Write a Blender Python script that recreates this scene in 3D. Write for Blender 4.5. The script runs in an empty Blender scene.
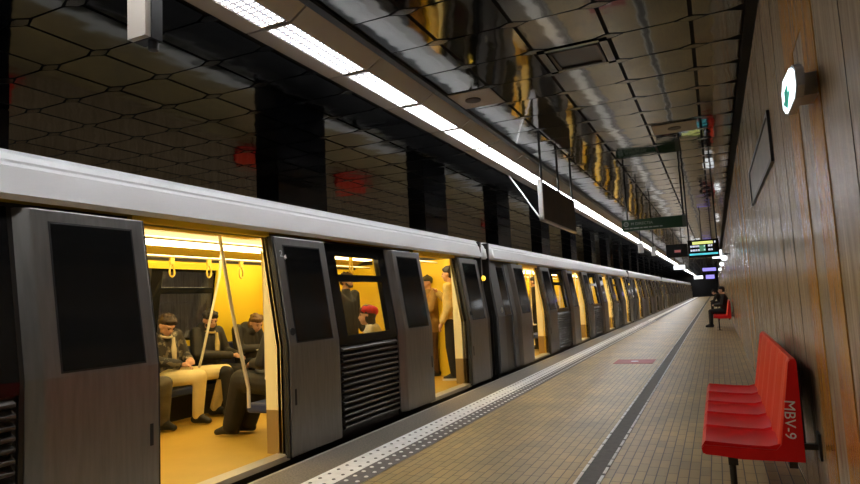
import bpy, bmesh, math, random
from mathutils import Vector, Matrix
random.seed(7)
SC = bpy.context.scene
COL = SC.collection
# ------------------------------------------------------------------ camera
cam_d = bpy.data.cameras.new('camera'); cam = bpy.data.objects.new('camera', cam_d); COL.objects.link(cam)
F_PX = 621.0
cam_d.sensor_fit = 'HORIZONTAL'; cam_d.sensor_width = 36.0; cam_d.lens = F_PX/860*36.0
cam_d.clip_start = 0.02; cam_d.clip_end = 400
CH = 1.32
_a = Vector((716-430, 288-242, F_PX)); _b = _a + Vector((1, -0.05, 0))
_n = _a.cross(_b).normalized()
if _n.y > 0: _n = -_n
_y = _a.normalized(); _x = _y.cross(_n)
if _x.x < 0: _x = -_x
_R = Matrix((_x, _y, _n))                       # image axes (right, down, forward) -> world
_r = _R @ Vector((1, 0, 0)); _u = _R @ Vector((0, -1, 0)); _f = _R @ Vector((0, 0, 1))
cam.matrix_world = Matrix(((_r.x, _u.x, -_f.x, 0), (_r.y, _u.y, -_f.y, 0), (_r.z, _u.z, -_f.z, CH), (0, 0, 0, 1)))
SC.camera = cam
# ------------------------------------------------------------------ world, exposure
SC.view_settings.view_transform = 'Standard'; SC.view_settings.look = 'None'
SC.view_settings.gamma = 1; SC.view_settings.use_curve_mapping = False
SC.view_settings.exposure = 0.0
PLATFORM_LIGHT = 55.0
TRAIN_LIGHT = 13.0
w = bpy.data.worlds.new('world'); SC.world = w; w.use_nodes = True
w.node_tree.nodes['Background'].inputs[0].default_value = (0.02, 0.022, 0.025, 1)
w.node_tree.nodes['Background'].inputs[1].default_value = 0.3

# ------------------------------------------------------------------ materials
def mat(name, color=(.5, .5, .5), rough=.5, metal=0.0, emit=None, estr=0.0, var=0.0, vscale=8.0, bump=0.0, bscale=20.0, spec=.5, stretch=(1, 1, 1), coat=0.0):
    m = bpy.data.materials.new(name); m.use_nodes = True
    nt = m.node_tree; b = nt.nodes['Principled BSDF']
    b.inputs['Base Color'].default_value = (*color, 1); b.inputs['Roughness'].default_value = rough
    b.inputs['Metallic'].default_value = metal; b.inputs['Specular IOR Level'].default_value = spec
    if coat: b.inputs['Coat Weight'].default_value = coat; b.inputs['Coat Roughness'].default_value = .08
    if emit: b.inputs['Emission Color'].default_value = (*emit, 1); b.inputs['Emission Strength'].default_value = estr
    if var or bump:
        tc = nt.nodes.new('ShaderNodeTexCoord'); mp = nt.nodes.new('ShaderNodeMapping'); mp.inputs['Scale'].default_value = stretch
        nt.links.new(tc.outputs['Object'], mp.inputs['Vector'])
        if var:
            n = nt.nodes.new('ShaderNodeTexNoise'); n.inputs['Scale'].default_value = vscale; n.inputs['Detail'].default_value = 5
            nt.links.new(mp.outputs[0], n.inputs['Vector'])
            r = nt.nodes.new('ShaderNodeValToRGB'); r.color_ramp.elements[0].position = .3; r.color_ramp.elements[1].position = .7
            r.color_ramp.elements[0].color = (*[max(0, c*(1-var)) for c in color], 1); r.color_ramp.elements[1].color = (*[min(1, c*(1+var)) for c in color], 1)
            nt.links.new(n.outputs['Fac'], r.inputs[0]); nt.links.new(r.outputs[0], b.inputs['Base Color'])
        if bump:
            n2 = nt.nodes.new('ShaderNodeTexNoise'); n2.inputs['Scale'].default_value = bscale; n2.inputs['Detail'].default_value = 2
            nt.links.new(mp.outputs[0], n2.inputs['Vector'])
            bp = nt.nodes.new('ShaderNodeBump'); bp.inputs['Strength'].default_value = 1; bp.inputs['Distance'].default_value = bump
            nt.links.new(n2.outputs['Fac'], bp.inputs['Height']); nt.links.new(bp.outputs[0], b.inputs['Normal'])
    return m
M = {}
M['black'] = mat('black_gap', (.006, .006, .007), .8)
M['soot'] = mat('sooty_concrete', (.02, .02, .022), .9, var=.4, vscale=2)
M['ceil'] = mat('mirror_ceiling_panel', (.21, .21, .20), .06, 1.0, bump=.004, bscale=1.8)
M['ceil_bow'] = mat('ceiling_joint_plate', (.16, .16, .15), .2, 1.0)
M['column'] = mat('column_dark_cladding', (.012, .013, .017), .25)
M['granite'] = mat('edge_granite', (.20, .17, .13), .5, var=.45, vscale=60)
M['edge_lip'] = mat('edge_lip', (.42, .38, .32), .5)
M['white_metal'] = mat('white_train_paint', (.80, .81, .82), .28, coat=.3)
M['roof_top'] = mat('train_roof_grey', (.10, .10, .105), .6)
M['leaf'] = mat('brushed_dark_steel', (.26, .25, .235), .38, .85, var=.10, vscale=6, stretch=(1, 6, .6))
M['leaf_edge'] = mat('leaf_edge_grey', (.14, .14, .14), .45, .3)
M['body_dark'] = mat('train_body_charcoal', (.030, .028, .026), .3, .3)
M['glass_dark'] = mat('tinted_glass', (.008, .008, .008), .08, 0, spec=.28)
M['louvre'] = mat('louvre_bronze_grey', (.085, .075, .065), .36, .6)
M['rubber'] = mat('black_rubber', (.012, .012, .012), .6)
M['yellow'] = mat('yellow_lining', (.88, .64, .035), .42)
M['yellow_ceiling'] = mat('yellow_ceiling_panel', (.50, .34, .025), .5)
M['cream'] = mat('cream_jamb', (.92, .80, .42), .45)
M['kick'] = mat('bronze_kick_plate', (.36, .25, .10), .4, .4)
M['tfloor'] = mat('train_floor_tan', (.50, .32, .045), .5, var=.06, vscale=3)
M['sill'] = mat('aluminium_sill', (.62, .58, .48), .4, .6)
M['chrome'] = mat('chrome', (.74, .70, .58), .32, .3)
M['strap'] = mat('yellow_strap', (.85, .62, .10), .4)
M['seat_blue'] = mat('blue_seat', (.025, .04, .12), .5)
M['tlight'] = mat('train_light', (1, .9, .6), .5, emit=(1, .80, .40), estr=TRAIN_LIGHT)
M['steel_dark'] = mat('dark_steel', (.05, .05, .05), .4, .7)
M['trough'] = mat('light_trough_beige', (.40, .36, .31), .45)
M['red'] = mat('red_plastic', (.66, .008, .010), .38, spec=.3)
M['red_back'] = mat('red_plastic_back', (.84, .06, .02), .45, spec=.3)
M['white_ink'] = mat('white_ink', (.75, .75, .75), .6)
M['sign_white'] = mat('backlit_white', (.9, .9, .9), .5, emit=(.9, .95, 1), estr=1.6)
M['lamp_yellow'] = mat('yellow_marker_lamp', (.9, .6, .05), .3, emit=(1, .62, .05), estr=1.5)
M['skin'] = mat('skin', (.52, .29, .19), .5, var=.06, vscale=30)
M['eye'] = mat('eye_dark', (.02, .015, .012), .2)
M['lips'] = mat('lips', (.40, .16, .13), .5)
M['sole'] = mat('white_sole', (.75, .73, .68), .6)

def add_nodes(m): return m.node_tree, m.node_tree.nodes, m.node_tree.links, m.node_tree.nodes['Principled BSDF']
# tiled floor
def tile_mat():
    m = mat('platform_tiles', (.4, .33, .2), .38); nt, N, L, b = add_nodes(m)
    tc = N.new('ShaderNodeTexCoord'); mp = N.new('ShaderNodeMapping'); mp.inputs['Rotation'].default_value = (0, 0, math.pi/2)
    L.new(tc.outputs['Object'], mp.inputs['Vector'])
    br = N.new('ShaderNodeTexBrick'); br.inputs['Color1'].default_value = (.50, .37, .155, 1); br.inputs['Color2'].default_value = (.38, .295, .145, 1)
    br.inputs['Mortar'].default_value = (.05, .042, .033, 1); br.inputs['Scale'].default_value = 1; br.inputs['Mortar Size'].default_value = .0042
    br.inputs['Brick Width'].default_value = .22; br.inputs['Row Height'].default_value = .072; br.inputs['Bias'].default_value = -.1; br.inputs['Mortar Smooth'].default_value = .3
    br.offset = .37; br.offset_frequency = 3
    L.new(mp.outputs[0], br.inputs['Vector'])
    n = N.new('ShaderNodeTexNoise'); n.inputs['Scale'].default_value = 1.1; n.inputs['Detail'].default_value = 4
    L.new(tc.outputs['Object'], n.inputs['Vector'])
    r = N.new('ShaderNodeValToRGB'); r.color_ramp.elements[0].position = .3; r.color_ramp.elements[1].position = .72
    r.color_ramp.elements[0].color = (.72, .72, .74, 1); r.color_ramp.elements[1].color = (1.15, 1.1, 1.0, 1)
    L.new(n.outputs['Fac'], r.inputs[0])
    mx = N.new('ShaderNodeMix'); mx.data_type = 'RGBA'; mx.blend_type = 'MULTIPLY'; mx.inputs[0].default_value = 1
    L.new(br.outputs['Color'], mx.inputs[6]); L.new(r.outputs[0], mx.inputs[7]); L.new(mx.outputs[2], b.inputs['Base Color'])
    bp = N.new('ShaderNodeBump'); bp.invert = True; bp.inputs['Distance'].default_value = .003; bp.inputs['Strength'].default_value = .6
    L.new(br.outputs['Fac'], bp.inputs['Height']); L.new(bp.outputs[0], b.inputs['Normal'])
    return m
M['tiles'] = tile_mat()
def stone_mat(name, c1, c2, rough):
    m = mat(name, c1, rough); nt, N, L, b = add_nodes(m)
    tc = N.new('ShaderNodeTexCoord'); mp = N.new('ShaderNodeMapping'); mp.inputs['Scale'].default_value = (1, 9, .55)
    L.new(tc.outputs['Object'], mp.inputs['Vector'])
    n = N.new('ShaderNodeTexNoise'); n.inputs['Scale'].default_value = 2.6; n.inputs['Detail'].default_value = 7; n.inputs['Roughness'].default_value = .62
    L.new(mp.outputs[0], n.inputs['Vector'])
    r = N.new('ShaderNodeValToRGB'); r.color_ramp.elements[0].position = .33; r.color_ramp.elements[1].position = .66
    r.color_ramp.elements[0].color = (*c2, 1); r.color_ramp.elements[1].color = (*c1, 1)
    L.new(n.outputs['Fac'], r.inputs[0]); L.new(r.outputs[0], b.inputs['Base Color'])
    bp = N.new('ShaderNodeBump'); bp.inputs['Distance'].default_value = .004; bp.inputs['Strength'].default_value = .5
    L.new(n.outputs['Fac'], bp.inputs['Height']); L.new(bp.outputs[0], b.inputs['Normal'])
    return m
M['stone'] = stone_mat('travertine_wall', (.43, .325, .20), (.23, .165, .095), .26)
M['orange'] = stone_mat('orange_stone_strip', (.56, .26, .04), (.36, .155, .022), .22)
# louvred light diffuser: a grid of bright cells
def diffuser_mat(nm, k):
    m = mat(nm, (.9, .9, .9), .5); nt, N, L, b = add_nodes(m)
    tc = N.new('ShaderNodeTexCoord'); vo = N.new('ShaderNodeTexBrick')
    vo.inputs['Scale'].default_value = 1; vo.inputs['Brick Width'].default_value = .06; vo.inputs['Row Height'].default_value = .0787; vo.offset = 0
    vo.inputs['Mortar Size'].default_value = .019; vo.inputs['Mortar Smooth'].default_value = .35
    vo.inputs['Color1'].default_value = (1, 1, 1, 1); vo.inputs['Color2'].default_value = (.85, .86, .9, 1); vo.inputs['Mortar'].default_value = (.0075, .0076, .0088, 1)
    mp = N.new('ShaderNodeMapping'); mp.inputs['Rotation'].default_value = (0, 0, math.pi/2); mp.inputs['Location'].default_value = (0, .0393, 0)
    L.new(tc.outputs['Object'], mp.inputs['Vector']); L.new(mp.outputs[0], vo.inputs['Vector'])
    L.new(vo.outputs['Color'], b.inputs['Emission Color']); b.inputs['Emission Strength'].default_value = PLATFORM_LIGHT*k
    return m
M['diffuser'] = diffuser_mat('light_diffuser', 1.0); M['diffuser_dim'] = diffuser_mat('light_diffuser_dim', .5)
def pane_mat():
    m = bpy.data.materials.new('clear_window_glass'); m.use_nodes = True; nt = m.node_tree; N = nt.nodes; L = nt.links
    N.remove(N['Principled BSDF']); t = N.new('ShaderNodeBsdfTransparent'); t.inputs[0].default_value = (.88, .88, .85, 1)
    g = N.new('ShaderNodeBsdfGlossy'); g.inputs['Roughness'].default_value = .03; mx = N.new('ShaderNodeMixShader'); mx.inputs[0].default_value = .07
    L.new(t.outputs[0], mx.inputs[1]); L.new(g.outputs[0], mx.inputs[2]); L.new(mx.outputs[0], N['Material Output'].inputs[0])
    return m
M['pane'] = pane_mat()
def emis(name, c, s): M[name] = mat(name, c, .5, emit=c, estr=s); return M[name]
emis('led_yellow', (.80, .85, .25), 1.0); emis('led_cyan', (.10, .65, .75), .9); emis('led_white', (.75, .8, .95), .9); emis('led_green', (.12, .35, .2), .5)
emis('led_purple', (.35, .30, .9), 1.0); emis('led_red', (.9, .3, .3), .12)
M['green_sign'] = mat('green_sign_face', (.004, .045, .014), .35)
M['green_end'] = mat('grey_green_sign_end', (.10, .12, .10), .5)
M['screen_black'] = mat('black_screen', (.006, .006, .006), .25)
M['exit_green'] = mat('exit_green', (.0, .3, .2), .5, emit=(.0, .22, .16), estr=.7)
M['exit_white'] = mat('exit_white', (.9, .95, 1), .5, emit=(.82, .95, 1), estr=2.6)
M['exit_case'] = mat('exit_case', (.35, .35, .38), .4)
M['brown_panel'] = mat('brown_hanging_panel', (.045, .028, .018), .45, var=.3, vscale=4)
M['floor_red'] = mat('floor_red_sticker', (.33, .05, .035), .5, var=.25, vscale=6)
M['joint'] = mat('wall_joint', (.12, .09, .055), .6)
M['white_strip'] = mat('tactile_white', (.86, .86, .83), .5, var=.1, vscale=12)
M['grey_strip'] = mat('tactile_grey', (.13, .12, .115), .6, var=.2, vscale=15)
M['drain'] = mat('drain_dark', (.075, .07, .06), .55, var=.3, vscale=18)
M['plate_dark'] = mat('dark_wall_plaque', (.14, .12, .085), .35, var=.4, vscale=3)

# ------------------------------------------------------------------ mesh builder
class MB:
    def __init__(s): s.v = []; s.f = []; s.sm = []
    def face(s, pts, smooth=False):
        i = len(s.v); s.v += [tuple(p) for p in pts]; s.f.append(tuple(range(i, i+len(pts)))); s.sm.append(smooth)
    def mesh(s, vs, fs, smooth=False):
        i = len(s.v); s.v += [tuple(p) for p in vs]; s.f += [tuple(i+k for k in f) for f in fs]; s.sm += [smooth]*len(fs); return s
    def hexa(s, p):        # p: 8 points, bottom ring 0-3, top ring 4-7
        return s.mesh(p, [(3, 2, 1, 0), (4, 5, 6, 7), (0, 1, 5, 4), (1, 2, 6, 5), (2, 3, 7, 6), (3, 0, 4, 7)])
    def box(s, x0, x1, y0, y1, z0, z1):
        return s.hexa([(x0, y0, z0), (x1, y0, z0), (x1, y1, z0), (x0, y1, z0), (x0, y0, z1), (x1, y0, z1), (x1, y1, z1), (x0, y1, z1)])
    def prism_y(s, prof, y0, y1, smooth=False):      # profile of (x, z), extruded along y
        n = len(prof); vs = [(x, y0, z) for x, z in prof]+[(x, y1, z) for x, z in prof]
        fs = [(i, (i+1) % n, n+(i+1) % n, n+i) for i in range(n)]
        s.mesh(vs, fs, smooth); s.face([(x, y0, z) for x, z in prof][::-1]); s.face([(x, y1, z) for x, z in prof]); return s
    def prism_x(s, prof, x0, x1):                    # profile of (y, z), extruded along x
        n = len(prof); vs = [(x0, y, z) for y, z in prof]+[(x1, y, z) for y, z in prof]
        s.mesh(vs, [(i, (i+1) % n, n+(i+1) % n, n+i) for i in range(n)]); s.face([(x0, y, z) for y, z in prof][::-1]); s.face([(x1, y, z) for y, z in prof]); return s
    def tube(s, pts, r, n=8, closed=False):
        pts = [Vector(p) for p in pts]; rs = r if isinstance(r, (list, tuple)) else [r]*len(pts)
        rings = []; k = len(pts)
        for i, p in enumerate(pts):
            if closed: t = pts[(i+1) % k]-pts[i-1]
            else: t = pts[min(i+1, k-1)]-pts[max(i-1, 0)]
            t.normalize(); a = Vector((0, 0, 1)) if abs(t.z) < .9 else Vector((1, 0, 0))
            e1 = t.cross(a).normalized(); e2 = t.cross(e1)
            rings.append([p+(e1*math.cos(2*math.pi*j/n)+e2*math.sin(2*math.pi*j/n))*rs[i] for j in range(n)])
        vs = [q for rg in rings for q in rg]; fs = []
        for i in range(k if closed else k-1):
            for j in range(n):
                i2 = (i+1) % k; fs.append((i*n+j, i*n+(j+1) % n, i2*n+(j+1) % n, i2*n+j))
        s.mesh(vs, fs, True)
        if not closed: s.face(rings[0][::-1]); s.face(rings[-1])
        return s
    def ball(s, c, r, nu=14, nv=9):
        rx, ry, rz = r if isinstance(r, (list, tuple)) else (r, r, r); vs = [(c[0], c[1], c[2]+rz)]
        for i in range(1, nv):
            for j in range(nu):
                a = math.pi*i/nv; b = 2*math.pi*j/nu
                vs.append((c[0]+rx*math.sin(a)*math.cos(b), c[1]+ry*math.sin(a)*math.sin(b), c[2]+rz*math.cos(a)))
        vs.append((c[0], c[1], c[2]-rz)); fs = [(0, 1+j, 1+(j+1) % nu) for j in range(nu)]
        for i in range(nv-2):
            for j in range(nu): fs.append((1+i*nu+j, 1+(i+1)*nu+j, 1+(i+1)*nu+(j+1) % nu, 1+i*nu+(j+1) % nu))
        l = len(vs)-1; fs += [(l, 1+(nv-2)*nu+(j+1) % nu, 1+(nv-2)*nu+j) for j in range(nu)]
        return s.mesh(vs, fs, True)
    def disc(s, c, r, axis='x', t=.01, n=20):
        pts = []
        for k in (-t/2, t/2):
            pts.append([])
            for j in range(n):
                a = 2*math.pi*j/n; u, v = r*math.cos(a), r*math.sin(a)
                pts[-1].append({'x': (c[0]+k, c[1]+u, c[2]+v), 'y': (c[0]+u, c[1]+k, c[2]+v), 'z': (c[0]+u, c[1]+v, c[2]+k)}[axis])
        s.mesh(pts[0]+pts[1], [(j, (j+1) % n, n+(j+1) % n, n+j) for j in range(n)]); s.face(pts[0][::-1]); s.face(pts[1]); return s
    def build(s, name, m, parent=None, off=(0, 0, 0), bevel=0.0, seg=2):
        me = bpy.data.meshes.new(name)
        me.from_pydata([(a-off[0], b-off[1], c-off[2]) for a, b, c in s.v], [], s.f)
        me.polygons.foreach_set('use_smooth', s.sm); me.validate(); me.materials.append(m)
        bm = bmesh.new(); bm.from_mesh(me); bmesh.ops.recalc_face_normals(bm, faces=bm.faces); bm.to_mesh(me); bm.free()
        o = bpy.data.objects.new(name, me); COL.objects.link(o)
        if parent is not None: o.parent = parent
        if bevel:
            md = o.modifiers.new('bevel', 'BEVEL'); md.width = bevel; md.segments = seg; md.limit_method = 'ANGLE'; md.angle_limit = .6
        return o
def tag(o, label=None, cat=None, group=None, kind=None):
    if label: o['label'] = label
    if cat: o['category'] = cat
    if group: o['group'] = group
    if kind: o['kind'] = kind
    return o
def thing(name, label, cat, loc=(0, 0, 0), rz=0, group=None):
    o = bpy.data.objects.new(name, None); COL.objects.link(o); o.location = loc; o.rotation_euler = (0, 0, rz); o.empty_display_size = .2
    return tag(o, label, cat, group)
def struct(o, label=None, cat=None): return tag(o, label, cat, kind='structure')
def kids(o): return list(o.children)
def copy_tree(o, parent=None):
    c = o.copy(); COL.objects.link(c)
    if parent is not None: c.parent = parent
    for ch in kids(o): copy_tree(ch, c)
    return c
def text_mesh(name, body, size, m, parent, loc, rot, extrude=.002, align='LEFT'):
    cu = bpy.data.curves.new(name, 'FONT'); cu.body = body; cu.size = size; cu.extrude = extrude; cu.align_x = align
    t = bpy.data.objects.new(name, cu); me = bpy.data.meshes.new_from_object(t); bpy.data.objects.remove(t)
    me.materials.clear(); me.materials.append(m)
    o = bpy.data.objects.new(name, me); COL.objects.link(o); o.parent = parent; o.location = loc; o.rotation_euler = rot
    return o

# ================================================================== SETTING
Y0, Y1 = -4.0, 112.0
EDGE, WALL, ZC = -3.40, 0.44, 3.6
MIR = -13.9                                   # x -> MIR - x mirrors the station about the line between the tracks
b = MB(); b.box(-2.53, WALL+.02, Y0, Y1, -.2, 0); struct(b.build('floor', M['tiles']), 'platform floor of small beige tiles in rows along the track', 'floor')
b = MB(); b.box(EDGE+.03, -2.98, Y0, Y1, -.2, 0); struct(b.build('trim_1', M['granite']), 'speckled stone strip at the platform edge', 'platform edge')
b = MB(); b.box(EDGE, EDGE+.03, Y0, Y1, -.2, .002); struct(b.build('trim_2', M['edge_lip']), 'pale lip of the platform edge', 'platform edge')
def stud_strip(x0, x1, pitch, rows, r, base, stud, nm, lab):
    b = MB(); b.box(x0, x1, Y0, Y1, -.2, .003); o = struct(b.build(nm, base), lab, 'tactile strip')
    d = MB(); y = .5
    while y < 30:
        for i in range(rows):
            x = x0+(i+.5)*(x1-x0)/rows; n = 6
            vs = [(x+r*math.cos(6.283*j/n), y+r*math.sin(6.283*j/n), .003) for j in range(n)]+[(x+r*.7*math.cos(6.283*j/n), y+r*.7*math.sin(6.283*j/n), .008) for j in range(n)]
            d.mesh(vs, [(j, (j+1) % n, n+(j+1) % n, n+j) for j in range(n)]+[tuple(range(n, 2*n))])
        y += pitch
    s = d.build('studs', stud, o); s['kind'] = 'stuff'
stud_strip(-2.98, -2.73, .13, 2, .017, M['white_strip'], M['grey_strip'], 'trim_3', 'white tactile strip with dark studs')
stud_strip(-2.73, -2.53, .13, 2, .020, M['grey_strip'], M['white_strip'], 'trim_4', 'grey tactile strip with white studs')
b = MB(); b.box(-1.03, -.85, Y0, Y1, -.01, .002); dr = struct(b.build('trim_5', M['drain']), 'dark guide strip in the tiled floor between white dashes', 'floor strip')
b = MB()
for x in (-1.03, -.875):
    y = 1.0
    while y < 60:
        ln = random.uniform(.16, .22); b.box(x, x+.022, y, y+ln, .001, .005); y += ln+random.uniform(.01, .06)
d = b.build('dashes', M['white_strip'], dr); d['kind'] = 'stuff'
# trackbeds, both tracks
b = MB(); b.box(MIR-EDGE, EDGE, Y0, Y1, -1.5, -1.1); struct(b.build('trackbed', M['soot']), 'dark trackbed between the platforms', 'trackbed')
b = MB(); b.box(EDGE, EDGE+.05, Y0, Y1, -1.1, -.2); b.box(MIR-EDGE-.05, MIR-EDGE, Y0, Y1, -1.1, -.2); struct(b.build('platform_face', M['soot']), 'dark face under the platform edges', 'platform face')
# far platform
b = MB(); b.box(MIR-WALL, MIR-EDGE-.45, Y0, Y1, -.2, 0); struct(b.build('floor_far', M['tiles']), 'tiled floor of the opposite platform', 'floor')
b = MB(); b.box(MIR-EDGE-.45, MIR-EDGE, Y0, Y1, -.2, .002); struct(b.build('trim_6', M['white_strip']), 'white edge of the opposite platform', 'platform edge')
b = MB(); b.box(MIR-WALL-.2, MIR-WALL, Y0, Y1, -.2, ZC); struct(b.build('wall_left', M['stone']), 'stone wall of the opposite platform', 'wall')
# right wall
b = MB(); b.box(WALL, WALL+.2, Y0, Y1, -.2, 3.3); struct(b.build('wall_right', M['stone']), 'streaky beige stone wall beside the platform', 'wall')
b = MB(); b.box(WALL+.16, WALL+.3, Y0, Y1, 3.2, 3.75); b.box(WALL-.02, WALL+.3, Y0, Y1, 3.6, 3.8); struct(b.build('trim_7', M['black']), 'black shadow gap between wall and ceiling', 'cornice')
b = MB(); b.box(MIR-WALL-.2, WALL+.3, Y1, Y1+.2, -1.5, 3.8); struct(b.build('wall_back', M['black']), 'dark end of the station', 'wall')
b = MB(); b.box(MIR-WALL-.2, WALL+.3, Y0-.2, Y0, -1.5, 3.8); struct(b.build('wall_front', M['soot']), 'dark end of the station behind the viewer', 'wall')
# stone strips on the right wall
def strip(ya, yb, za, zb, n):
    b = MB(); b.box(WALL-.004, WALL+.01, ya, yb, za, zb); struct(b.build('trim_%d' % n, M['orange']), 'orange brown stone strip let into the wall', 'wall strip')
STRIPS = [(3.44, 3.76, 0, 3.3), (2.82, 3.12, 0, 3.3), (3.12, 3.44, 2.45, 3.3), (9.6, 10.1, 0, 3.3), (10.9, 11.6, 0, 3.3), (15.5, 16.4, 0, 3.3), (17.5, 18.2, 0, 3.3), (22.5, 23.5, 0, 3.3), (29, 30.2, 0, 3.3), (38, 40, 0, 3.3), (50, 52, 0, 3.3)]
for i, s in enumerate(STRIPS): strip(*s, 10+i)
# joints between the wall slabs
b = MB()
y = -2.0
while y < 40:
    b.box(WALL-.002, WALL+.01, y, y+.004, 0, 3.3)
    y += .62
struct(b.build('trim_8', M['joint']), 'thin joints between the wall slabs', 'wall joints')
# mirror ceiling of square panels with cut corners, small plates at the crossings
def ceiling():
    b = MB(); bow = MB(); g = .017
    xs = [WALL-.02, 0.0]
    x = 0.0
    while x > -2.4: x -= .68; xs.append(x)
    xs.append(-3.38)
    x = -3.38
    while x > MIR-WALL+.3: x -= .636; xs.append(x)
    xs.append(MIR-WALL)
    ys = []
    y = 4.215-.669*12
    while y < Y1: ys.append(y); y += .669
    cx, cy = .125, .055
    for i in range(len(xs)-1):
        xa, xb = xs[i+1]+g, xs[i]-g
        if -3.3 < (xa+xb)/2 < -2.75: continue
        for j in range(len(ys)-1):
            ya, yb = ys[j]+g*.6, ys[j+1]-g*.6
            if i == 2 and abs(ya-5.553) < .1: continue            # the vent sits here
            tx, ty = random.gauss(0, .0035), random.gauss(0, .0035); mx, my = (xa+xb)/2, (ya+yb)/2
            P = [(xa+cx, ya), (xb-cx, ya), (xb, ya+cy), (xb, yb-cy), (xb-cx, yb), (xa+cx, yb), (xa, yb-cy), (xa, ya+cy)]
            if xb-xa < .25: P = [(xa, ya), (xb, ya), (xb, yb), (xa, yb)]
            Z = [ZC+(p[0]-mx)*tx+(p[1]-my)*ty for p in P]
            b.face([(p[0], p[1], z) for p, z in zip(P, Z)][::-1])
        for j in range(len(ys)):
            X, Y = xs[i], ys[j]
            if i == 0: continue
            bow.face([(X-cx*.9, Y, ZC-.004), (X-.03, Y+cy*.8, ZC-.004), (X+.03, Y+cy*.8, ZC-.004), (X+cx*.9, Y, ZC-.004), (X+.03, Y-cy*.8, ZC-.004), (X-.03, Y-cy*.8, ZC-.004)])
    c = b.build('ceiling', M['ceil']); struct(c, 'mirror polished dark metal ceiling panels with black joints', 'ceiling')
    bow.build('joint_plate', M['ceil_bow'], c)['kind'] = 'stuff'
    k = MB(); k.box(MIR-WALL-.2, WALL+.3, Y0, Y1, ZC+.02, ZC+.3); k.build('backing', M['black'], c)
ceiling()
# columns between the two tracks
for i in range(-1, 18):
    ya = 8.57+6.0*i
    b = MB(); b.box(-7.2, -6.72, ya, ya+1.5, -1.1, ZC); o = b.build('column', M['column'], bevel=.02)
    struct(o, 'black clad column between the two tracks', 'column'); o['group'] = 'columns between the tracks'

# ================================================================== CEILING LIGHTS
ORD = ['first', 'second', 'third', 'fourth', 'fifth', 'sixth', 'seventh', 'eighth', 'ninth', 'tenth', 'eleventh', 'twelfth']
def light_module(dm):
    t = thing('ceiling_light', '', 'light')
    b = MB(); b.prism_y([(-.285, -.0), (-.285, .10), (.305, .10), (.14, -.0), (.12, -.0), (.12, .012), (-.12, .012), (-.12, 0)], 0, 1.135); b.build('housing', M['trough'], t)
    b = MB(); b.box(-.118, .118, .03, 1.105, .006, .012); b.build('diffuser', M[dm], t)
    for yy in (0, 1.105): b = MB(); b.box(-.115, .115, yy, yy+.03, -.001, .012); b.build('end_plate', M['trough'], t)
    return t
LM = light_module('diffuser'); LF = light_module('diffuser_dim')
PER = 1.156
def light_row(xc, flip, side, n):
    for i in range(n):
        y = -.88-PER+PER*i
        src = LM if side == 'own' else LF; t = src if i == 0 else copy_tree(src)
        t.location = (xc, y+(PER if flip else 0), 3.498)
        if flip: t.rotation_euler.z = math.pi
        if side == 'own':
            k = i-4
            lab = ('%s lit louvred panel of the ceiling light row, counted from the near end in view' % ORD[k]) if 0 <= k < 12 else ('lit ceiling light panel in the shrinking far end of the row over the platform' if k >= 12 else 'lit ceiling light panel of the row above and behind the viewer')
        else: lab = 'lit ceiling light panel of the row over the opposite platform'
        tag(t, lab, 'light', 'ceiling light panels over the near platform' if side == 'own' else 'ceiling light panels over the opposite platform')
light_row(-2.907, False, 'own', 100)
light_row(MIR+2.907, True, 'far', 60)
b = MB(); b.box(-2.60, -2.53, Y0, Y1, ZC-.03, ZC); b.box(-3.24, -3.20, Y0, Y1, ZC-.06, ZC); struct(b.build('trim_9', M['steel_dark']), 'dark rails either side of the light row', 'rail')

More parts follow.
